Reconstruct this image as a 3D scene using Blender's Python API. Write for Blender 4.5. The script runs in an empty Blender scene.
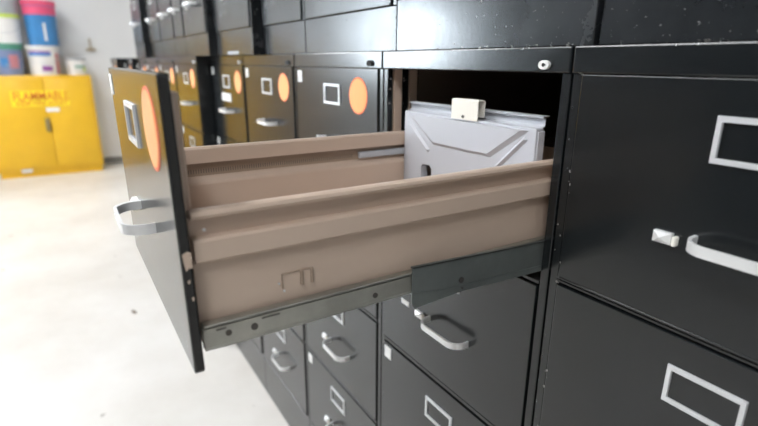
import bpy, bmesh, math, random
from mathutils import Vector, Matrix

random.seed(4)
SC = bpy.context.scene
COL = SC.collection
H = 1.40                      # height of the standard four drawer cabinet

# ------------------------------------------------------------------ camera
cam_d = bpy.data.cameras.new('camera')
cam = bpy.data.objects.new('camera', cam_d)
COL.objects.link(cam)
SC.camera = cam
CX, CY, CZ = .4395, -.5803, H - .0232
a, t, r = math.radians(32.41), math.radians(16.826), math.radians(.43)
fw = Vector((-math.cos(a), math.sin(a), 0)); rt = Vector((math.sin(a), math.cos(a), 0)); up = Vector((0, 0, 1))
f2 = fw*math.cos(t) - up*math.sin(t); u2 = up*math.cos(t) + fw*math.sin(t)
Rv = rt*math.cos(r) + u2*math.sin(r); Uv = -rt*math.sin(r) + u2*math.cos(r)
cam.matrix_world = Matrix(((Rv.x, Uv.x, -f2.x, CX), (Rv.y, Uv.y, -f2.y, CY), (Rv.z, Uv.z, -f2.z, CZ), (0, 0, 0, 1)))
cam_d.sensor_fit = 'HORIZONTAL'; cam_d.sensor_width = 36.0
cam_d.lens = 495.86/758*36
cam_d.clip_start = .02
cam_d.dof.use_dof = True
cam_d.dof.focus_distance = .72
cam_d.dof.aperture_fstop = 3.3

# ------------------------------------------------------------------ world and exposure
W = bpy.data.worlds.new('world'); SC.world = W; W.use_nodes = True
bg = W.node_tree.nodes['Background']
bg.inputs['Color'].default_value = (.80, .91, 1.0, 1); bg.inputs['Strength'].default_value = 52.0
SC.view_settings.view_transform = 'Standard'; SC.view_settings.look = 'None'
SC.view_settings.exposure = 0.0; SC.view_settings.gamma = 1.0
SC.view_settings.use_curve_mapping = False

LAMP_POWER = 28.0
LAMPS = [(-5.2, -1.6), (-3.2, -1.5), (-1.3, -1.5), (1.2, -1.5), (-5.9, -4.4), (-3.6, -4.7), (-1.0, -4.7)]
CEIL = 3.3

# ------------------------------------------------------------------ materials
def mat(name, col, rough=.5, metal=0., spec=.5, var=0., scale=6., bump=0., bscale=60., rvar=0., col2=None, emit=None, es=0., coat=0.):
    m = bpy.data.materials.new(name); m.use_nodes = True
    nt = m.node_tree; b = nt.nodes['Principled BSDF']
    b.inputs['Base Color'].default_value = (*col, 1); b.inputs['Roughness'].default_value = rough
    b.inputs['Metallic'].default_value = metal; b.inputs['Specular IOR Level'].default_value = spec
    b.inputs['Coat Weight'].default_value = coat
    tc = nt.nodes.new('ShaderNodeTexCoord')
    if var > 0 or col2 or rvar > 0:
        n = nt.nodes.new('ShaderNodeTexNoise'); n.inputs['Scale'].default_value = scale; n.inputs['Detail'].default_value = 6; n.inputs['Roughness'].default_value = .62
        nt.links.new(tc.outputs['Object'], n.inputs['Vector'])
        rr = nt.nodes.new('ShaderNodeMapRange'); rr.inputs[1].default_value = .32; rr.inputs[2].default_value = .68
        nt.links.new(n.outputs['Fac'], rr.inputs[0])
        c2 = col2 or tuple(max(0, c*(1-var)) for c in col)
        mx = nt.nodes.new('ShaderNodeMix'); mx.data_type = 'RGBA'
        mx.inputs[6].default_value = (*col, 1); mx.inputs[7].default_value = (*c2, 1)
        nt.links.new(rr.outputs[0], mx.inputs[0]); nt.links.new(mx.outputs[2], b.inputs['Base Color'])
        if rvar > 0:
            r2 = nt.nodes.new('ShaderNodeMapRange'); r2.inputs[3].default_value = rough; r2.inputs[4].default_value = rough+rvar
            nt.links.new(rr.outputs[0], r2.inputs[0]); nt.links.new(r2.outputs[0], b.inputs['Roughness'])
    if bump > 0:
        n = nt.nodes.new('ShaderNodeTexNoise'); n.inputs['Scale'].default_value = bscale; n.inputs['Detail'].default_value = 2
        nt.links.new(tc.outputs['Object'], n.inputs['Vector'])
        bp = nt.nodes.new('ShaderNodeBump'); bp.inputs['Strength'].default_value = bump; bp.inputs['Distance'].default_value = .002
        nt.links.new(n.outputs['Fac'], bp.inputs['Height']); nt.links.new(bp.outputs[0], b.inputs['Normal'])
    if emit:
        b.inputs['Emission Color'].default_value = (*emit, 1); b.inputs['Emission Strength'].default_value = es
    return m

def chips(m, col, scale, lo, hi, stretch=(1, 1, 1), win=None):
    """small specks of worn paint laid over the base colour of m"""
    nt = m.node_tree; b = nt.nodes['Principled BSDF']
    tc = nt.nodes.new('ShaderNodeTexCoord'); mp = nt.nodes.new('ShaderNodeMapping'); mp.inputs['Scale'].default_value = stretch
    nt.links.new(tc.outputs['Object'], mp.inputs['Vector'])
    n = nt.nodes.new('ShaderNodeTexNoise'); n.inputs['Scale'].default_value = scale; n.inputs['Detail'].default_value = 3
    nt.links.new(mp.outputs[0], n.inputs['Vector'])
    rr = nt.nodes.new('ShaderNodeMapRange'); rr.inputs[1].default_value = lo; rr.inputs[2].default_value = hi
    nt.links.new(n.outputs['Fac'], rr.inputs[0])
    mx = nt.nodes.new('ShaderNodeMix'); mx.data_type = 'RGBA'
    old = b.inputs['Base Color'].links
    if old: nt.links.new(old[0].from_socket, mx.inputs[6])
    else: mx.inputs[6].default_value = b.inputs['Base Color'].default_value
    mx.inputs[7].default_value = (*col, 1)
    fac = rr.outputs[0]
    if win:                      # wear only along one edge of the part
        sp = nt.nodes.new('ShaderNodeSeparateXYZ'); nt.links.new(tc.outputs['Object'], sp.inputs[0])
        for op, val in (('GREATER_THAN', win[1]), ('LESS_THAN', win[2])):
            c = nt.nodes.new('ShaderNodeMath'); c.operation = op; c.inputs[1].default_value = val
            nt.links.new(sp.outputs['xyz'.index(win[0])], c.inputs[0])
            k = nt.nodes.new('ShaderNodeMath'); k.operation = 'MULTIPLY'
            nt.links.new(fac, k.inputs[0]); nt.links.new(c.outputs[0], k.inputs[1]); fac = k.outputs[0]
    nt.links.new(fac, mx.inputs[0]); nt.links.new(mx.outputs[2], b.inputs['Base Color'])

M = {}
M['black'] = mat('black_enamel', (.008, .0100, .0115), .20, spec=.62, bump=.03, bscale=160)
M['black_worn'] = mat('worn_black_enamel', (.008, .0100, .0115), .20, spec=.58, scale=9, rvar=.04, bump=.03, bscale=140)
chips(M['black_worn'], (.40, .40, .40), 130, .62, .68, win=('z', 1.3965, 1.41))
chips(M['black_worn'], (.34, .32, .30), 95, .64, .70, win=('x', -.2300, -.2095))
M['black_dusty'] = mat('dusty_black_enamel', (.010, .012, .014), .19, col2=(.020, .022, .025), scale=7, rvar=.10, bump=.03, bscale=90)
chips(M['black_dusty'], (.20, .20, .20), 120, .66, .74, (1, 1, 1.5))
chips(M['black_dusty'], (.22, .21, .19), 170, .62, .72, (.6, 1, 1.2), win=('z', -.01, .0045))
M['edge_worn'] = mat('drawer_edge_black', (.011, .011, .011), .42)
chips(M['edge_worn'], (.42, .34, .28), 70, .68, .72, (1, 1, 1))
M['beige'] = mat('beige_enamel', (.59, .462, .37), .32, var=.06, scale=5, bump=.03)
M['beige_dark'] = mat('beige_primer', (.33, .25, .19), .5)
M['interior'] = mat('shaded_steel', (.17, .13, .10), .6)  # shade put into the colour: unlit beige lining, depth of the track slots
M['chrome'] = mat('satin_aluminium', (.90, .91, .92), .32, metal=.35)
M['holder'] = mat('silver_card_frame', (.72, .73, .75), .35, metal=.35)
M['zinc'] = mat('zinc_steel', (.44, .44, .40), .30, metal=.85, var=.25, scale=14, rvar=.15)
M['zinc_dark'] = mat('dark_zinc_steel', (.17, .19, .185), .33, metal=.35, var=.3, scale=9, rvar=.12)
M['bolt'] = mat('dark_bolt', (.09, .085, .08), .45, metal=.6)
M['orange'] = mat('orange_paper', (1.0, .47, .19), .75)
M['coral'] = mat('red_orange_paper', (.98, .22, .11), .75)
M['white'] = mat('white_plastic', (.85, .85, .84), .5)
M['cream'] = mat('cream_plastic', (.85, .83, .76), .5)
M['grey'] = mat('light_grey_enamel', (.50, .515, .56), .42, bump=.02)
M['grey_rail'] = mat('grey_rail_enamel', (.46, .48, .52), .38)
M['hole'] = mat('keyhole_black', (.006, .006, .006), .7)
M['yellow'] = mat('safety_yellow_enamel', (.84, .49, .02), .38, var=.08, scale=3)
M['yellow_label'] = mat('bright_yellow_label', (.95, .74, .02), .5)
M['red'] = mat('red_lettering', (.72, .16, .02), .5)
M['dark_lever'] = mat('dark_steel_lever', (.26, .21, .10), .45, metal=.3)
M['wall'] = mat('painted_wall', (.80, .805, .81), .8, var=.05, scale=.8, bump=.05, bscale=30)
M['wall_dull'] = mat('darkened_wall', (.42, .42, .41), .8, var=.05, scale=.8)  # unseen walls, coloured darker to cut bounced light and deepen the blacks
M['ceiling'] = mat('ceiling_paint', (.60, .60, .59), .9)
M['base'] = mat('grey_rubber_baseboard', (.22, .22, .21), .6)
M['p_white'] = mat('white_pail', (.80, .79, .78), .4)
M['p_grey'] = mat('grey_pail', (.36, .38, .40), .5)
M['p_bluegrey'] = mat('blue_grey_pail', (.20, .25, .42), .5)
M['p_blue'] = mat('blue_pail', (.045, .22, .50), .45, var=.2, scale=9)
M['p_pink'] = mat('pink_band', (.75, .09, .20), .5, var=.2, scale=8)
M['p_lime'] = mat('lime_rim', (.55, .70, .12), .5)
M['p_green'] = mat('green_rim', (.08, .30, .20), .5)
M['p_purple'] = mat('violet_print', (.28, .08, .32), .5)
M['p_rose'] = mat('rose_print', (.55, .22, .25), .5)
M['brown'] = mat('rusty_iron', (.36, .29, .18), .6)
M['lamp'] = mat('lamp_diffuser', (.9, .9, .9), .5, emit=(.97, .985, 1.0), es=LAMP_POWER)
M['lamp_case'] = mat('lamp_housing', (.8, .8, .8), .5)
M['leaf'] = mat('dry_leaf', (.20, .15, .10), .8)
M['wood'] = mat('brown_wood', (.42, .29, .18), .6, var=.2, scale=3)
M['glass'] = mat('window_glass', (1, 1, 1), .02)
M['glass'].node_tree.nodes['Principled BSDF'].inputs['Transmission Weight'].default_value = 1.0

# polished concrete: mottled, glossy, with faint trowel clouds
fm = mat('polished_concrete', (.83, .81, .78), .26, col2=(.64, .60, .545), scale=.75, rvar=.22, bump=.05, bscale=18)
chips(fm, (.30, .27, .23), 9, .72, .80)
M['floor'] = fm

# ------------------------------------------------------------------ mesh helpers
def box(bm, x0, x1, y0, y1, z0, z1, bev=0., seg=2):
    vs = [bm.verts.new((x, y, z)) for x in (x0, x1) for y in (y0, y1) for z in (z0, z1)]
    fs = [(0, 1, 3, 2), (4, 6, 7, 5), (0, 4, 5, 1), (2, 3, 7, 6), (0, 2, 6, 4), (1, 5, 7, 3)]
    faces = [bm.faces.new([vs[i] for i in f]) for f in fs]
    if bev:
        es = list({e for f in faces for e in f.edges})
        bmesh.ops.bevel(bm, geom=es, offset=bev, segments=seg, profile=.5, affect='EDGES')

def prism(bm, pts, axis, a0, a1):
    """closed polygon pts (2-D) swept along axis from a0 to a1"""
    def P(p, w):
        if axis == 'y': return (p[0], w, p[1])
        if axis == 'x': return (w, p[0], p[1])
        return (p[0], p[1], w)
    A = [bm.verts.new(P(p, a0)) for p in pts]; B = [bm.verts.new(P(p, a1)) for p in pts]
    n = len(pts)
    for i in range(n): bm.faces.new((A[i], A[(i+1) % n], B[(i+1) % n], B[i]))
    bm.faces.new(A); bm.faces.new(B[::-1])

def sheet(path, th):
    """thicken an open 2-D path into a closed outline"""
    n = len(path); L = []; R = []
    for i in range(n):
        p = Vector(path[i])
        d = (Vector(path[min(i+1, n-1)]) - Vector(path[max(i-1, 0)])).normalized()
        nn = Vector((-d.y, d.x))*th/2
        L.append(tuple(p+nn)); R.append(tuple(p-nn))
    return L + R[::-1]

def tube(bm, pts, rad, seg=8):
    pts = [Vector(p) for p in pts]; rings = []
    for i, p in enumerate(pts):
        d = (pts[min(i+1, len(pts)-1)] - pts[max(i-1, 0)]).normalized()
        u = d.orthogonal().normalized() if i == 0 else (u - d*u.dot(d)).normalized()
        v = d.cross(u)
        rings.append([bm.verts.new(p + (u*math.cos(2*math.pi*k/seg) + v*math.sin(2*math.pi*k/seg))*rad) for k in range(seg)])
    for A, B in zip(rings, rings[1:]):
        for k in range(seg): bm.faces.new((A[k], A[(k+1) % seg], B[(k+1) % seg], B[k]))
    bm.faces.new(rings[0][::-1]); bm.faces.new(rings[-1])

def lathe(bm, prof, seg=28, c=(0, 0, 0)):
    rings = []
    for rr, z in prof:
        rings.append([bm.verts.new((c[0]+rr*math.cos(2*math.pi*k/seg), c[1]+rr*math.sin(2*math.pi*k/seg), c[2]+z)) for k in range(seg)])
    for A, B in zip(rings, rings[1:]):
        for k in range(seg): bm.faces.new((A[k], A[(k+1) % seg], B[(k+1) % seg], B[k]))
    bm.faces.new(rings[0][::-1]); bm.faces.new(rings[-1])

def disc(bm, cx, cz, r, y0, y1, seg=32, sx=1.):
    pts = [(cx+sx*r*math.cos(2*math.pi*k/seg), cz+r*math.sin(2*math.pi*k/seg)) for k in range(seg)]
    prism(bm, pts, 'y', y0, y1)

def finish(bm, name, m, smooth=False):
    bmesh.ops.recalc_face_normals(bm, faces=bm.faces)
    me = bpy.data.meshes.new(name); bm.to_mesh(me); bm.free()
    me.materials.append(M[m])
    if smooth:
        for p in me.polygons: p.use_smooth = True
        try: me.set_sharp_from_angle(angle=math.radians(38))
        except Exception: pass
    return me

def link(name, me, parent=None, loc=(0, 0, 0)):
    o = bpy.data.objects.new(name, me); COL.objects.link(o); o.location = loc
    if parent: o.parent = parent
    return o

def new(): return bmesh.new()

def part(name, bm, m, parent=None, loc=(0, 0, 0), smooth=False):
    return link(name, finish(bm, name, m, smooth), parent, loc)

def empty(name, label, cat, loc, rz=0, group=None):
    o = bpy.data.objects.new(name, None); COL.objects.link(o); o.location = loc; o.rotation_euler = (0, 0, rz)
    o.empty_display_size = .05
    o['label'] = label; o['category'] = cat
    if group: o['group'] = group
    return o

def tag(o, label, cat, group=None):
    o['label'] = label; o['category'] = cat
    if group: o['group'] = group
    return o

def struct(name, bm, m):
    o = part(name, bm, m); o['kind'] = 'structure'; return o

# ------------------------------------------------------------------ the room
X0, X1, Y0, Y1 = -7.38, 3.6, -6.0, .82
b = new(); box(b, X0-.1, X1+.1, Y0-.1, Y1+.1, -.1, 0); struct('floor', b, 'floor')
b = new(); box(b, X0-.1, X1+.1, Y0-.1, Y1+.1, CEIL, CEIL+.1); struct('ceiling', b, 'ceiling')
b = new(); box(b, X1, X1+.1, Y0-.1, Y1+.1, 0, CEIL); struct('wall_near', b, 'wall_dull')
b = new(); box(b, X0, X1, Y1, Y1+.1, 0, CEIL); struct('wall_right', b, 'wall')
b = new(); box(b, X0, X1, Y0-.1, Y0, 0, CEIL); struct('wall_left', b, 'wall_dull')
# far wall with a daylight window beyond the yellow cabinets
WY0, WY1, WZ0, WZ1 = -5.95, -4.25, 1.25, 2.45
b = new()
box(b, X0-.1, X0, WY1, Y1+.1, 0, CEIL); box(b, X0-.1, X0, Y0-.1, WY0, 0, CEIL)
box(b, X0-.1, X0, WY0, WY1, 0, WZ0); box(b, X0-.1, X0, WY0, WY1, WZ1, CEIL)
struct('wall_far', b, 'wall')
b = new()
for y in (WY0, (WY0+WY1)/2-.03, WY1-.06): box(b, X0-.09, X0-.03, y, y+.06, WZ0, WZ1)
for z in (WZ0, WZ1-.06): box(b, X0-.09, X0-.03, WY0+.06, (WY0+WY1)/2-.03, z, z+.06); box(b, X0-.09, X0-.03, (WY0+WY1)/2+.03, WY1-.06, z, z+.06)
struct('window_1', b, 'lamp_case')
b = new(); box(b, X0, X0+.012, Y0, Y1, 0, .09); struct('baseboard_far', b, 'base')

# ceiling lamps (outside the frame, they light the room)
for i, (lx, ly) in enumerate(LAMPS):
    e = empty('ceiling_light', 'long flat white ceiling lamp panel above the aisle', 'ceiling light', (lx, ly, CEIL), group='ceiling lamps')
    b = new(); box(b, -.75, .75, -.22, .22, -.05, 0, .004); part('lamp_housing', b, 'lamp_case', e)
    b = new(); box(b, -.72, .72, -.19, .19, -.062, -.0505); part('diffuser', b, 'lamp', e)

# ------------------------------------------------------------------ filing cabinets
PITCH = .2985
FH = .2895      # height of a drawer front
INS = .0178     # width of the jamb beside the drawers
GAP = .0035     # dark seam between two neighbouring cabinets

_cache = {}
def cached(key, fn):
    if key not in _cache: _cache[key] = fn()
    return _cache[key]

def me_front(w, m, FH=FH, back=.0118):
    def f():
        b = new(); box(b, -w/2+INS, w/2-INS, -.004, back, -FH, 0, .0016, 2)
        # pressed lip along the foot of the drawer front
        if back > .01: box(b, -w/2+INS+.003, w/2-INS-.003, -.0052, -.0035, -FH+.0012, -FH+.0042, .0006, 1)
        return finish(b, 'drawer', m)
    return cached(('front', round(w, 3), m, FH, back), f)

def me_holder():
    def f():
        b = new(); w, h, t_, d = .0855, .0500, .0062, .003
        o = [(-w/2, 0), (w/2, 0), (w/2, -h), (-w/2, -h)]
        i_ = [(-w/2+t_, -t_), (w/2-t_, -t_), (w/2-t_, -h+t_), (-w/2+t_, -h+t_)]
        y0, y1 = 0, -d
        ring = lambda pts, y: [b.verts.new((p[0], y, p[1])) for p in pts]
        oa, ob, ia, ib = ring(o, y0), ring([(x*.985, z*1.0-.0006 if z > -.01 else z+.0006) for x, z in o], y1), ring(i_, y0), ring([(x*1.01, z) for x, z in i_], y1)
        for k in range(4):
            n = (k+1) % 4
            b.faces.new((ob[k], ob[n], ib[n], ib[k])); b.faces.new((oa[k], oa[n], ob[n], ob[k]))
            b.faces.new((ib[k], ib[n], ia[n], ia[k])); b.faces.new((oa[n], oa[k], ia[k], ia[n]))
        return finish(b, 'label_holder', 'holder')
    return cached('holder', f)

def me_handle():
    def f():
        b = new(); w, dep, hh, th, rr = .114, .033, .0062, .0038, .024
        path = [(-w/2, 0), (-w/2, -dep+rr)]
        for k in range(1, 8):
            an = math.radians(90*k/7); path.append((-w/2+rr-rr*math.cos(an), -dep+rr-rr*math.sin(an)))
        for k in range(0, 8):
            an = math.radians(90*k/7); path.append((w/2-rr+rr*math.sin(an), -dep+rr-rr*math.cos(an)))
        path.append((w/2, 0))
        n = len(path); rings = []
        for i in range(n):
            p = Vector(path[i]); d = (Vector(path[min(i+1, n-1)])-Vector(path[max(i-1, 0)])).normalized()
            nn = Vector((-d.y, d.x))
            ring = []
            for s, z in ((-.5, -hh), (-.5, -hh*.85), (-.5, hh*.85), (-.5, hh), (.5, hh*.9), (.5, -hh*.9)):
                q = p + nn*th*s; ring.append(b.verts.new((q.x, q.y, z)))
            rings.append(ring)
        for A, B in zip(rings, rings[1:]):
            for k in range(6): b.faces.new((A[k], A[(k+1) % 6], B[(k+1) % 6], B[k]))
        b.faces.new(rings[0]); b.faces.new(rings[-1][::-1])
        return finish(b, 'handle', 'chrome', True)
    return cached('handle', f)

def me_latch():
    def f():
        b = new(); w, h = .0105, .0068
        q = [b.verts.new(p) for p in ((-w, 0, -h), (w, 0, -h), (w, 0, h), (-w, 0, h))]
        m_ = [b.verts.new(p) for p in ((-w, -.006, -h), (w, -.006, -h), (w, -.006, h), (-w, -.006, h))]
        c = b.verts.new((0, -.0125, .001))
        for k in range(4):
            n = (k+1) % 4; b.faces.new((q[k], q[n], m_[n], m_[k])); b.faces.new((m_[k], m_[n], c))
        b.faces.new(q[::-1])
        return finish(b, 'thumb_latch', 'chrome')
    return cached('latch', f)

def me_stop():
    def f():
        b = new(); box(b, .0118, .0170, -.008, 0, -.0070, .0050, .0012, 1)
        return finish(b, 'latch_stop', 'cream')
    return cached('stop', f)

def me_disc(key, r_, m):
    def f():
        b = new(); disc(b, 0, 0, r_, -.0006, 0, 40); return finish(b, 'round_sticker', m)
    return cached(('disc', key, m), f)

def me_rect(key, w, h, m, d=.0012):
    def f():
        b = new(); box(b, -w/2, w/2, -d, 0, -h/2, h/2, .0004, 1); return finish(b, key, m)
    return cached((key, w, h, m), f)

def me_lock(dark):
    def f():
        b = new(); disc(b, 0, 0, .0062, -.005, 0, 24, 1.45); return finish(b, 'key_lock', 'hole' if dark else 'white', True)
    return cached(('lock', dark), f)

def me_key():
    def f():
        b = new(); disc(b, 0, 0, .0026, -.0056, -.0049, 16); box(b, -.0007, .004, -.0056, -.0049, -.0009, .0009); return finish(b, 'keyhole', 'hole')
    return cached('key', f)

def dress(dr, w, z_holder=.0375, latch=True, circle=None, tag_white=True, strip=False, hz=.2135, cc=.100):
    """fittings of one drawer front (children of the drawer)"""
    y = -.004
    hx = 0
    link('label_holder', me_holder(), dr, (hx, y, -z_holder))
    link('handle', me_handle(), dr, (.0165 if w > .42 else w*.05, y, -.1745))
    if latch:
        link('thumb_latch', me_latch(), dr, (-w/2+.1555 if w > .42 else -w*.22, y, -hz+.0335))
        if w > .42: link('latch_stop', me_stop(), dr, (-w/2+.1555, y, -hz+.0335))
    if circle:
        c = link('round_sticker', me_disc('o', .041, 'coral'), dr, (w/2-cc, y, -.0600)); c['label'] = 'round orange paper sticker with red rim'
        link('sticker_face', me_disc('i', .0375, 'orange'), dr, (w/2-cc, y-.0006, -.0600))
    if tag_white:
        link('white_tag', me_rect('white_tag', .026, .030, 'white'), dr, (-w/2+INS+.019, y, -.024))
    if strip:
        link('paper_strip', me_rect('paper_strip', .125, .032, 'white'), dr, (-.015, y, -.124))

def cabinet(label, x_right, y_front=0., z0=0., w=.46, n=4, plinth=None, strip=.0345, group=None, m='black',
            circles=True, tags=True, latch=True, lock='dark', strip_paper=False, pitch=PITCH, opened=False, zh=.0375, depth=.70, fh=FH, cc=.100, gapx=None):
    ht = plinth + strip + pitch*n if plinth is not None else H
    e = empty('filing_cabinet', label, 'filing cabinet', (x_right - w/2, y_front, z0), group=group)
    hw = w/2 - (gapx or GAP)/2
    top = ht
    tp = top - strip
    b = new()
    zb = tp - pitch*n - (pitch-fh)*0 + (pitch-fh) - .0012
    box(b, -hw, hw, 0, .0125, 0, zb, .0012, 1)
    box(b, -hw, -w/2+INS-.0018, 0, .0125, zb, tp, .0012, 1); box(b, w/2-INS+.0018, hw, 0, .0125, zb, tp, .0012, 1)
    for k in range(1, n):        # cross rails in the gaps between drawers
        box(b, -w/2+INS-.0018, w/2-INS+.0018, -.0015, .0125, tp-pitch*k+.0016, tp-pitch*k+pitch-fh-.0022, .0006, 1)
    if not opened:
        box(b, -hw, hw, .0125, depth, 0, top-.001)
    else:
        zc = tp - pitch            # floor of the empty top compartment
        box(b, -hw, hw, .0125, depth, 0, zc - .004)
        box(b, -hw, -hw+.003, .0125, depth, zc-.004, top-.001); box(b, hw-.003, hw, .0125, depth, zc-.004, top-.001)
        box(b, -hw+.003, hw-.003, depth-.003, depth, zc-.004, top-.001)
        box(b, -hw+.003, hw-.003, .0125, depth-.003, top-.004, top-.001)
    part('body', b, m, e)
    b = new(); box(b, -hw, hw, -.004, .012, tp, top, .0022, 2); part('top_rail', b, m, e)
    lk = link('key_lock', me_lock(lock == 'dark'), e, (hw-.0400 if lock != 'dark' else hw-.0445, -.004, top-.0240))
    if lock != 'dark': lk['label'] = 'white oval key lock'; link('keyhole', me_key(), lk, (0, 0, 0))
    drawers = []
    for k in range(n):
        o = link('drawer', me_front(w, m, fh), e, (0, 0, tp - .0006 - pitch*k))
        drawers.append(o)
        if opened and k == 0: continue
        dress(o, w, z_holder=zh if k == 0 or not opened else (.0345 if k == 1 else .0475), latch=latch, circle=(circles and k == 0), tag_white=tags, strip=(strip_paper and k == 0), cc=cc)
    return e, drawers

GL = 'lower filing cabinets in the row'
# right of the open one
cabinet('black four drawer filing cabinet at the right edge, closed, no orange sticker in view', .46, group=GL, circles=False, tags=False, latch=True, m='black_worn', lock='dark', pitch=.2950, fh=.2870)

# ------- the open cabinet
e, drs = cabinet('black filing cabinet with its top drawer pulled out, showing beige inside', 0., group=GL, opened=True, latch=True, lock='white', pitch=.3125, fh=.3030, m='black_worn')
OPEN = .5026
top = H; tp = H-.0345
d0 = drs[0]; d0.location.y = -OPEN
d0.data = me_front(.46, 'black', .2895, .0062)
d0.rotation_euler = (math.radians(.7), 0, 0); d0.location.z += .0028
d0.location.y -= .0025
dress(d0, .46, latch=True, circle=True, tag_white=True, cc=.088)
for o in d0.children:
    if 'sticker' in o.name: o.location.z += .006
link('white_tag', me_rect('side_tag', .028, .011, 'white'), drs[1], (-.127, -.004, -.176))
# worn black edge of the pulled out front
hx = .23
b = new(); box(b, hx-INS-.0012, hx-INS+.0002, -.0022, .0045, -.2865, -.003); part('front_edge', b, 'edge_worn', d0)
# children of the drawer: local x = X + .23, local z = Z - (H - .0345 - .0006)
ZT = .0351
def T(px, pz): return (px+.23, pz+ZT)          # cabinet-relative (x from the seam, z from the top) to drawer-local
dy = OPEN
TILT = (math.radians(-.7), 0, 0)
back_parts = []
b = new()
near = [(-.0450, -.1700), (-.0450, -.1620), (-.0430, -.1595), (-.0345, -.1588), (-.0308, -.1600), (-.0292, -.1630), (-.0308, -.1658), (-.0345, -.1668), (-.0415, -.1670),
        (-.0415, -.1730), (-.0415, -.1862), (-.0400, -.1868), (-.0290, -.1872), (-.0275, -.1885), (-.0275, -.2085), (-.0290, -.2100), (-.0372, -.2104), (-.0392, -.2115), (-.0392, -.300)]
far = [(-.0460, -.1865), (-.0460, -.1630), (-.0440, -.1600), (-.0370, -.1600), (-.0350, -.1620), (-.0350, -.2110), (-.0370, -.2140), (-.0450, -.2195), (-.0465, -.2230), (-.0465, -.300)]
prism(b, [(x+.23, z+ZT) for x, z in sheet(near, .0014)], 'y', .0105, .655)
prism(b, [(-.23-x, z+ZT) for x, z in sheet(far, .0014)], 'y', .0105, .655)
box(b, -.193, .193, .0165, .655, -.302+ZT, -.3005+ZT)       # drawer floor
box(b, -.193, .193, .653, .655, -.300+ZT, -.165+ZT)         # back panel
tray = part('drawer_tray', b, 'beige', d0); back_parts.append(tray); tray['label'] = 'beige painted steel drawer tray'
# beige inner pan behind the black front
b = new(); box(b, -.188, .1878, .0063, .0160, -.298+ZT, -.052+ZT, .0012, 1)
part('front_liner', b, 'beige', d0)
# patch of bare primer on the edge
b = new()
pts = [(.0015, -.1970), (.0060, -.1945), (.0098, -.1962), (.0094, -.2060), (.0098, -.2125), (.0060, -.2110), (.0035, -.2140), (.0022, -.2060)]
prism(b, [(y-.0035, z+ZT) for y, z in pts], 'x', hx-INS+.0002, hx-INS+.0009)
pts = [(.001, -.2240), (.0035, -.2230), (.0030, -.2260), (.0015, -.2270)]
prism(b, [(y-.001, z+ZT) for y, z in pts], 'x', hx-INS+.0002, hx-INS+.0009)
pts = [(.003, -.241), (.0055, -.2415), (.0045, -.2455), (.0035, -.2450)]
prism(b, [(y-.001, z+ZT) for y, z in pts], 'x', hx-INS+.0002, hx-INS+.0009)
c = part('bare_paint_patch', b, 'beige', d0); c['label'] = 'chipped bare patch on the black edge'
# galvanised slide rail under the near side and its twin on the far side
for s in (0, 1):
    b = new(); S = 1 if s == 0 else -1
    def bx2(x0, x1, y0, y1, z0, z1, bv=0):
        xs = sorted(((x0+.23)*S, (x1+.23)*S)); box(b, xs[0], xs[1], y0, y1, z0+ZT, z1+ZT, bv, 1)
    bx2(-.0345, -.0325, .0105, .64, -.304, -.276); bx2(-.0345, -.0235, .0105, .64, -.2785, -.2755, .0008); bx2(-.0345, -.0235, .0105, .64, -.3040, -.3010, .0008)
    bx2(-.0260, -.0245, .0105, .64, -.3015, -.2800)
    sl = part('slide_rail', b, 'zinc', d0); back_parts.append(sl); sl['label'] = 'galvanised steel slide rail'
def studs(name, lst, x0, x1, m, parent, off=dy, zo=ZT, sink=None):
    for yy, zz, rr in lst:
        b = new(); pts = [(yy+off+rr*math.cos(k*math.pi/8), zz+zo+rr*math.sin(k*math.pi/8)) for k in range(16)]
        prism(b, pts, 'x', x0, x1); o = part(name, b, m, parent)
        if sink is not None: sink.append(o)
studs('rail_rivet', ((-.4676, -.2895, .0032), (-.4405, -.2905, .0038), (-.2905, -.2930, .0034)), .2054, .2066, 'bolt', d0, sink=back_parts)
for y0, y1 in ((-.480, -.470), (-.432, -.412)):
    b = new(); prism(b, [(y0+dy, -.2824+ZT), (y1+dy, -.2824+ZT), (y1+dy, -.2840+ZT), (y0+dy, -.2840+ZT)], 'x', .2054, .2060); back_parts.append(part('rail_slot', b, 'bolt', d0))
# catch pressed into the near side
xq = .1918
b = new(); tube(b, [(xq, -.4020+dy, -.2615+ZT), (xq, -.4020+dy, -.2450+ZT), (xq, -.3760+dy, -.2440+ZT), (xq, -.3655+dy, -.2455+ZT)], .0012, 6)
ct = part('side_catch', b, 'beige_dark', d0); back_parts.append(ct)
for y0, y1 in ((-.3810, -.3770), (-.3685, -.3650)):
    b = new(); box(b, xq-.001, xq+.0026, y0+dy, y1+dy, -.2625+ZT, -.2440+ZT, .0008, 1); back_parts.append(part('catch_lug', b, 'beige_dark', d0))
studs('rivet_head', ((-.4060, -.2550, .0012), (-.4005, -.2650, .0013), (-.4790, -.1800, .0016)), xq-.001, xq+.0012, 'holder', d0, sink=back_parts)
# perforated track in the far side wall
b = new(); xf = -.23+.0358
box(b, xf-.0008, xf+.0006, .02, .56, -.2100+ZT, -.1880+ZT); back_parts.append(part('track_strip', b, 'beige_dark', d0))
b = new()
for k in range(84):
    y = .055 + k*.0042
    box(b, xf+.0006, xf+.0010, y, y+.0014, -.2055+ZT, -.1985+ZT)
c = part('track_slots', b, 'interior', d0); back_parts.append(c); c['kind'] = 'stuff'; c['label'] = 'row of small slots in the track'
b = new(); box(b, xf+.0012, xf+.0092, -.0853+dy, .145+dy, -.2075+ZT, -.1950+ZT, .0015, 1); back_parts.append(part('guide_bar', b, 'grey_rail', d0))
for o in back_parts: o.rotation_euler = TILT; o.location = (0, 0, -.0028); o.location.y += .0025*math.cos(0)

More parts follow.
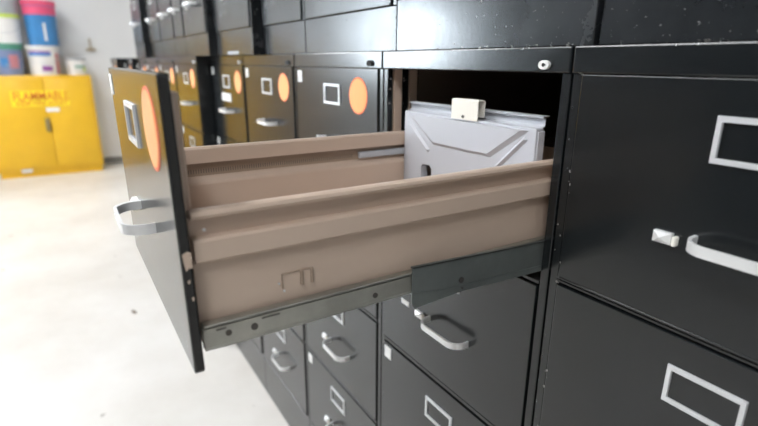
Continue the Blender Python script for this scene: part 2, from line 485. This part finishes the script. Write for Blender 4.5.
# fixed slide channel bolted inside the cabinet
b = new()
yz = [(-.2378, -.2675), (-.2372, -.3170), (-.2330, -.3250), (-.2180, -.3240), (-.1535, -.3205), (.0040, -.3265), (.5000, -.3265), (.5000, -.3000), (.0149, -.2790)]
prism(b, [(y, z+H) for y, z in yz], 'x', .2075, .2095)
yz = [(-.2378, -.2670), (.0149, -.2785), (.0149, -.2805), (-.2378, -.2690)]
prism(b, [(y, z+H) for y, z in yz], 'x', .2050, .2095)
yz = [(-.2370, -.3010), (-.1990, -.3085), (.0040, -.3170), (.0040, -.3190), (-.1990, -.3108), (-.2370, -.3024)]
prism(b, [(y, z+H) for y, z in yz], 'x', .2090, .2103)
ch = part('slide_channel', b, 'zinc_dark', e); ch['label'] = 'dark steel slide channel'
b = new()
for yy, zz, rr in ((-.1560, -.3030, .0042), (-.1534, -.3155, .0016)):
    studs('channel_bolt', ((yy, zz, rr),), .2094, .2106, 'bolt', ch, off=0, zo=H)
b.free()
# beige uprights and runners inside the open compartment
zc = H-.0345-.3125
for sg in (-1, 1):
    for y0, y1, wd in ((.016, .036, .012), (.060, .080, .006), (.640, .670, .010)):
        b = new(); xs = sorted((sg*.2255, sg*(.2255-wd))); box(b, xs[0], xs[1], y0, y1, zc, H-.006, .001, 1); part('inner_upright', b, 'beige', e)
    b = new(); xs = sorted((sg*.2255, sg*.2195)); box(b, xs[0], xs[1], .036, .64, H-.258, H-.215); part('runner', b, 'beige', e)
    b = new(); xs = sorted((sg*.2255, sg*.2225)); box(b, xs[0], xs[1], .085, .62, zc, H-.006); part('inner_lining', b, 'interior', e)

# ------- neighbours to the left
cabinet('black filing cabinet next to the open one, large orange sticker, dark lock', -.46, group=GL, m='black', w=.4585)
cabinet('black filing cabinet second to the left of the open one, orange sticker by the seam', -.9185, group=GL, w=.4585, cc=.088)
cabinet('filing cabinet with a white paper strip under its card frame', -1.377, group=GL, strip_paper=True, lock='white', w=.4585, cc=.080)
cabinet('first lower cabinet of the group standing forward, its dark side panel showing', -1.84, -.056, group=GL, lock='white')
cabinet('second lower cabinet of the group standing forward, just past the pulled out drawer front', -2.30, -.056, group=GL)
cabinet('third lower cabinet of the forward group, seen over the drawer front', -2.76, -.056, group=GL)
cabinet('fourth lower cabinet of the forward group, only its top above the drawer front', -3.22, -.056, group=GL)
cabinet('lower cabinet last but one before the bare wall, dark side showing', -3.70, -.085, group=GL, lock='white')
cabinet('last lower cabinet of the row, nearest the far wall', -4.16, -.14, group=GL, lock='white')

# ------- the upper tier
GU = 'upper filing cabinets stacked on the row'
def upper(label, xr, xl, yf, m='black_dusty', plinth=.0765, **k):
    return cabinet(label, xr, yf, H, w=xr-xl, n=2, plinth=plinth, group=GU, m=m, circles=False, tags=True, pitch=.2985, depth=.60, **k)
upper('dusty upper cabinet standing over the right edge cabinet', .472, .032, 0.)
upper('scratched upper cabinet standing over the open cabinet', .028, -.414, -.001, plinth=.085)
upper('upper cabinet over the one with the large orange sticker', -.414, -.845, 0.)
upper('narrow upper cabinet beside the first dark side panel', -.845, -1.178, .0)
eu, _ = upper('upper cabinet set slightly forward with a white strip on its base', -1.180, -1.620, -.030)
b = new(); box(b, -.065, .065, -.0008, .002, .003, .013); part('base_label', b, 'p_grey', eu, loc=(0, .000, 0))
upper('first upper cabinet of the far group, lit handle, beside a dark gap', -1.622, -2.020, -.056)
upper('narrowest upper cabinet in the far group', -2.020, -2.240, -.056)
upper('upper cabinet third in the far group', -2.240, -2.600, -.056)
upper('wide upper cabinet fourth in the far group', -2.600, -3.020, -.056)
upper('last upper cabinet against the bare wall', -3.022, -3.420, -.086)

# ------------------------------------------------------------------ follower block standing in the open drawer
FY = .020
fo = empty('file_divider', 'light grey steel file divider with a pressed chevron standing in the open drawer', 'file divider', (-.2375, FY, H-.2995))
def Z(z): return z + .2995
b = new()
box(b, -.1715, .1715, 0, .016, Z(-.2985), Z(-.1160), .0015, 2)
pan_me = finish(b, 'panel', 'grey')
pan = link('panel', pan_me, fo)
b = new()
cx0, cz0 = -.0945, Z(-.2390)
pts = [(cx0-.0165, cz0+.017), (cx0-.0105, cz0+.023), (cx0+.0105, cz0+.023), (cx0+.0165, cz0+.017), (cx0+.0165, cz0-.02), (cx0-.0165, cz0-.02)]
prism(b, pts, 'y', -.02, .04)
cut = link('cutter', finish(b, 'cutter', 'hole'))
cut.location = fo.location
bpy.context.view_layer.update()
md = pan.modifiers.new('cut', 'BOOLEAN'); md.operation = 'DIFFERENCE'; md.object = cut; md.solver = 'EXACT'
dg = bpy.context.evaluated_depsgraph_get()
nm = bpy.data.meshes.new_from_object(pan.evaluated_get(dg)); pan.modifiers.clear(); pan.data = nm
bpy.data.objects.remove(cut)
# pressed chevron
def ridge(b, p, q, wd, h):
    p = Vector((p[0], 0, p[1])); q = Vector((q[0], 0, q[1])); d = (q-p).normalized(); n = Vector((-d.z, 0, d.x))*wd
    top_ = [p+d*wd+Vector((0, -h, 0)), q-d*wd+Vector((0, -h, 0))]
    v = [b.verts.new(x) for x in (p+n, q+n, q-n, p-n)]; tt = [b.verts.new(x) for x in top_]
    b.faces.new((v[0], v[1], tt[1], tt[0])); b.faces.new((v[2], v[3], tt[0], tt[1])); b.faces.new((v[1], v[2], tt[1])); b.faces.new((v[3], v[0], tt[0])); b.faces.new(v[::-1])
b = new()
V = lambda X, zz: (X+.2375, Z(zz))
outer = [V(-.400, -.1200), V(-.312, -.1740), V(-.158, -.1740), V(-.078, -.1200)]
inner = [V(-.385, -.1205), V(-.306, -.1680), V(-.163, -.1680), V(-.093, -.1205)]
A = [b.verts.new((x, .0004, z)) for x, z in outer]; B = [b.verts.new((x, -.0048, z)) for x, z in inner]
for k in range(4): b.faces.new((A[k], A[(k+1) % 4], B[(k+1) % 4], B[k]))
b.faces.new(B); b.faces.new(A[::-1])
ridge(b, V(-.394, -.136), V(-.325, -.188), .0045, .004)
ridge(b, V(-.084, -.132), V(-.145, -.190), .0045, .004)
part('pressed_chevron', b, 'grey', fo)
for q in (.1715, -.1745): b = new(); box(b, q, q+.003, .002, .016, Z(-.2985), Z(-.120), .0008, 1); part('side_flange', b, 'grey', fo)
b = new()
box(b, .1746, .1752, .007, .010, Z(-.1330), Z(-.1300)); b.free()
# long rail along the back of the top edge
b = new()
pr = sheet([(.0168, -.1260), (.0170, -.1175), (.0185, -.1155), (.0225, -.1145), (.0235, -.1120), (.0235, -.1045), (.0225, -.1025), (.0180, -.1015), (.0178, -.0995), (.0320, -.0990)], .0012)
prism(b, [(y, Z(z)) for y, z in pr], 'x', -.1815, .1670)
part('top_bar', b, 'grey_rail', fo)
b = new(); pr = sheet([(-.0030, -.1175), (-.0030, -.0850), (-.0015, -.0832), (.0100, -.0832), (.0125, -.0850), (.0125, -.1120)], .0018)
prism(b, [(y, Z(z)) for y, z in pr], 'x', -.0215, .0460)
cl = part('release_clip', b, 'cream', fo); cl['label'] = 'cream plastic clip over the top edge'
b = new(); disc(b, .010, Z(-.1120), .0028, -.0046, -.0036, 12, 1.2); part('clip_hole', b, 'bolt', cl)
b = new(); box(b, -.1850, -.1740, .0, .010, Z(-.2010), Z(-.1960), .0008, 1); box(b, -.1825, -.1780, .0, .010, Z(-.2080), Z(-.2010), .0008, 1); part('side_hook', b, 'grey_rail', fo)

# ------------------------------------------------------------------ yellow safety cabinets by the far wall
def text_mesh(s, size, width, m, name):
    cu = bpy.data.curves.new('t', 'FONT'); cu.body = s; cu.size = size; cu.align_x = 'CENTER'; cu.extrude = .001; cu.offset = size*.012
    o = bpy.data.objects.new('t', cu); COL.objects.link(o); bpy.context.view_layer.update()
    me = bpy.data.meshes.new_from_object(o.evaluated_get(bpy.context.evaluated_depsgraph_get()))
    bpy.data.objects.remove(o)
    xs = [v.co.x for v in me.vertices]; k = width/(max(xs)-min(xs))
    for v in me.vertices: v.co = Vector((0, v.co.x*k, v.co.y*1.15)) + Vector((v.co.z, 0, 0))
    me.name = name; me.materials.clear(); me.materials.append(M[m]); return me

def safety(label, yr, wd, ht, xf=-6.90, seam=None, group=None):
    e = empty('safety_cabinet', label, 'safety cabinet', (xf, yr-wd/2, 0), group=group)
    b = new(); box(b, -.46, 0, -wd/2, wd/2, .07, ht, .008, 2); box(b, -.44, -.02, -wd/2+.02, wd/2-.02, 0, .07)
    part('body', b, 'yellow', e, smooth=True)
    s = 0 if seam is None else seam - (yr-wd/2)
    for y0, y1 in ((-wd/2+.03, s-.002), (s+.002, wd/2-.03)):
        b = new(); box(b, .0, .022, y0, y1, .12, ht-.035, .006, 2); dd = part('door', b, 'yellow', e, smooth=True)
    b = new(); box(b, .022, .030, s-.052, s-.004, ht-.69+.03, ht-.50, .003, 1); box(b, .030, .050, s-.038, s-.018, ht-.665, ht-.535, .006, 2)
    part('door_lever', b, 'dark_lever', dd, smooth=True)
    b = new(); box(b, .0222, .0235, s-.35, s+.235, ht-.355, ht-.175); part('warning_label', b, 'yellow_label', e)
    o = link('warning_words', text_mesh('FLAMMABLE', .125, .56, 'red', 'warning_words'), e, (.0240, s-.045, ht-.286))
    o['label'] = 'red lettering reading FLAMMABLE'
    o = link('warning_words', text_mesh('KEEP FIRE AWAY', .055, .52, 'red', 'warning_words'), e, (.0240, s-.045, ht-.341))
    o['label'] = 'small red lettering reading KEEP FIRE AWAY'
    b = new(); box(b, .0222, .0235, s-.02, s+.115, ht-.425, ht-.375, 0); part('white_label', b, 'white', e)
    return e
ys = safety('yellow metal safety cabinet with red flammable lettering against the far wall, pails on top', -.195, 1.12, 1.205, seam=-.70)
b = new(); box(b, .000, .004, -.33, -.22, .06, .10); part('foot_patch', b, 'white', ys, loc=(.001, 0, 0))  # small white patch low on the front
safety('tall yellow safety cabinet further along the far wall, out of the picture', -1.38, .62, 1.72)
for k in range(2):  # unseen cupboards, added to brown the reflections in the black fronts
    e = empty('reflection_cupboard', 'brown wooden cupboard added out of the picture, to be mirrored in the black fronts', 'cupboard', (-6.9, -2.33-k*.64, 0), group='added brown cupboards by the far wall')
    b = new(); box(b, -.46, 0, -.30, .30, 0, 1.72, .006, 1); part('body', b, 'wood', e)
    for q in (-.29, .004): b = new(); box(b, .0, .018, q, q+.286, .08, 1.68, .004, 1); part('door', b, 'wood', e)

# pails and cans on the safety cabinet
TOPZ = 1.205
def pail(name, label, cat, y, z, r_, h, body, rim=None, x=-7.10, base=None, group='pails on the yellow cabinet', bands=(), handle=True):
    e = empty(name, label, cat, (x, y, z), group=group)
    b = new(); lathe(b, [(r_*.90, 0), (r_*.97, h*.86), (r_*.985, h*.88)]); part('pail_body', b, body, e, smooth=True)
    b = new(); lathe(b, [(r_*1.0, h*.885), (r_*1.04, h*.89), (r_*1.04, h*.985), (r_*1.0, h), (r_*.90, h)]); part('lid', b, rim or body, e, smooth=True)
    if base: b = new(); lathe(b, [(r_*.91, 0), (r_*.925, h*.07)]); b2 = part('base_ring', b, base, e, smooth=True)
    for (z0, z1, a0, a1, mm) in bands:
        b = new(); seg = 14; A = []; B = []
        for k in range(seg+1):
            an = math.radians(a0 + (a1-a0)*k/seg); 
            for L, zz in ((A, z0*h), (B, z1*h)):
                rr = r_*(.90+.07*zz/(h*.86)) + .004
                L.append(b.verts.new((rr*math.cos(an), rr*math.sin(an), zz)))
        for k in range(seg): b.faces.new((A[k], A[k+1], B[k+1], B[k]))
        part('printed_band', b, mm, e)
    if handle:
        b = new(); tube(b, [(math.cos(an)*.01 + .004, r_*1.06*math.cos(an), h*.80 - r_*.85*math.sin(an)) for an in [math.pi*k/14 for k in range(15)]] , .003, 6)
        for v in b.verts: v.co.x += r_*1.0*max(0, 1-abs(v.co.y)/(r_*1.06))**.5
        part('bail_handle', b, 'grey_rail', e, smooth=True)
    return e
pail('paint_pail', 'white pail with blue and purple print, under the blue and pink pail', 'pail', -.655, TOPZ, .168, .340, 'p_white', bands=((.66, .76, -60, 30, 'p_blue'), (.76, .82, -60, 30, 'p_purple'), (.15, .32, -10, 30, 'p_purple'), (.05, .75, 48, 70, 'p_rose')))
pail('paint_pail', 'blue pail with a wide pink top, stacked on the white printed pail', 'pail', -.620, TOPZ+.345, .172, .500, 'p_blue', rim='p_pink', handle=False, bands=((.68, .87, -100, 100, 'p_pink'), (.1, .5, 5, 15, 'p_white')))
pail('paint_pail', 'blue grey pail with faint red print at the left end of the yellow cabinet', 'pail', -1.020, TOPZ, .168, .330, 'p_bluegrey', rim='p_green', bands=((.25, .7, 10, 45, 'p_rose'), (.3, .6, -20, 5, 'p_blue')))
pail('paint_pail', 'white pail with a lime green lid rim, stacked on the blue grey pail', 'pail', -.985, TOPZ+.335, .165, .345, 'p_white', rim='p_lime', base='p_green')
pail('paint_pail', 'plain grey pail at the top of the left stack', 'pail', -.960, TOPZ+.685, .160, .330, 'p_grey')
pail('paint_can', 'small white paint can alone beside the stacked pails', 'paint can', -.325, TOPZ, .112, .205, 'p_white', rim='p_grey', group='pails on the yellow cabinet', bands=((.45, .55, -10, 55, 'p_green'), (.2, .5, 40, 60, 'p_lime')))

# small iron fitting on the far wall
b = new(); zc = H+.176
box(b, 0, .02, -.009, .009, zc-.08, zc+.08, .003, 1); box(b, .006, .034, -.055, .055, zc-.075, zc-.045, .004, 1); box(b, .02, .05, -.010, .010, zc-.06, zc-.02, .003, 1)
h = part('wall_fitting', b, 'brown', loc=(X0+.0005, -.12, 0)); tag(h, 'small brown iron cross shaped fitting on the bare white wall', 'wall fitting')

# dry leaf on the floor
b = new()
pts = [(-.030, 0), (-.012, .008), (.012, .010), (.034, .001), (.010, -.009), (-.014, -.007)]
prism(b, pts, 'z', 0.0005, .004)
h = part('dry_leaf', b, 'leaf', loc=(-2.468, -.394, 0)); h.rotation_euler = (0, 0, .3); tag(h, 'small dark scrap of debris lying on the pale floor', 'debris')

# ------------------------------------------------------------------ second bank of cabinets across the aisle (mirrored in the gloss)
GO = 'cabinets across the aisle'
for k in range(11):
    for lv in (0, 1):
        e = empty('filing_cabinet', 'black filing cabinet across the aisle, out of the picture', 'filing cabinet', (1.55-.5*k-.25, -3.35, lv*H), group=GO)
        hgt = 1.40 if lv == 0 else .85
        b = new(); box(b, -.248, .248, -.65, 0, 0, hgt, .003, 1); part('body', b, 'black', e)
        for j in range(4 if lv == 0 else 2):
            b = new(); box(b, -.23, .23, 0, .012, hgt-.33-.30*j, hgt-.04-.30*j, .002, 1); part('drawer', b, 'black', e)
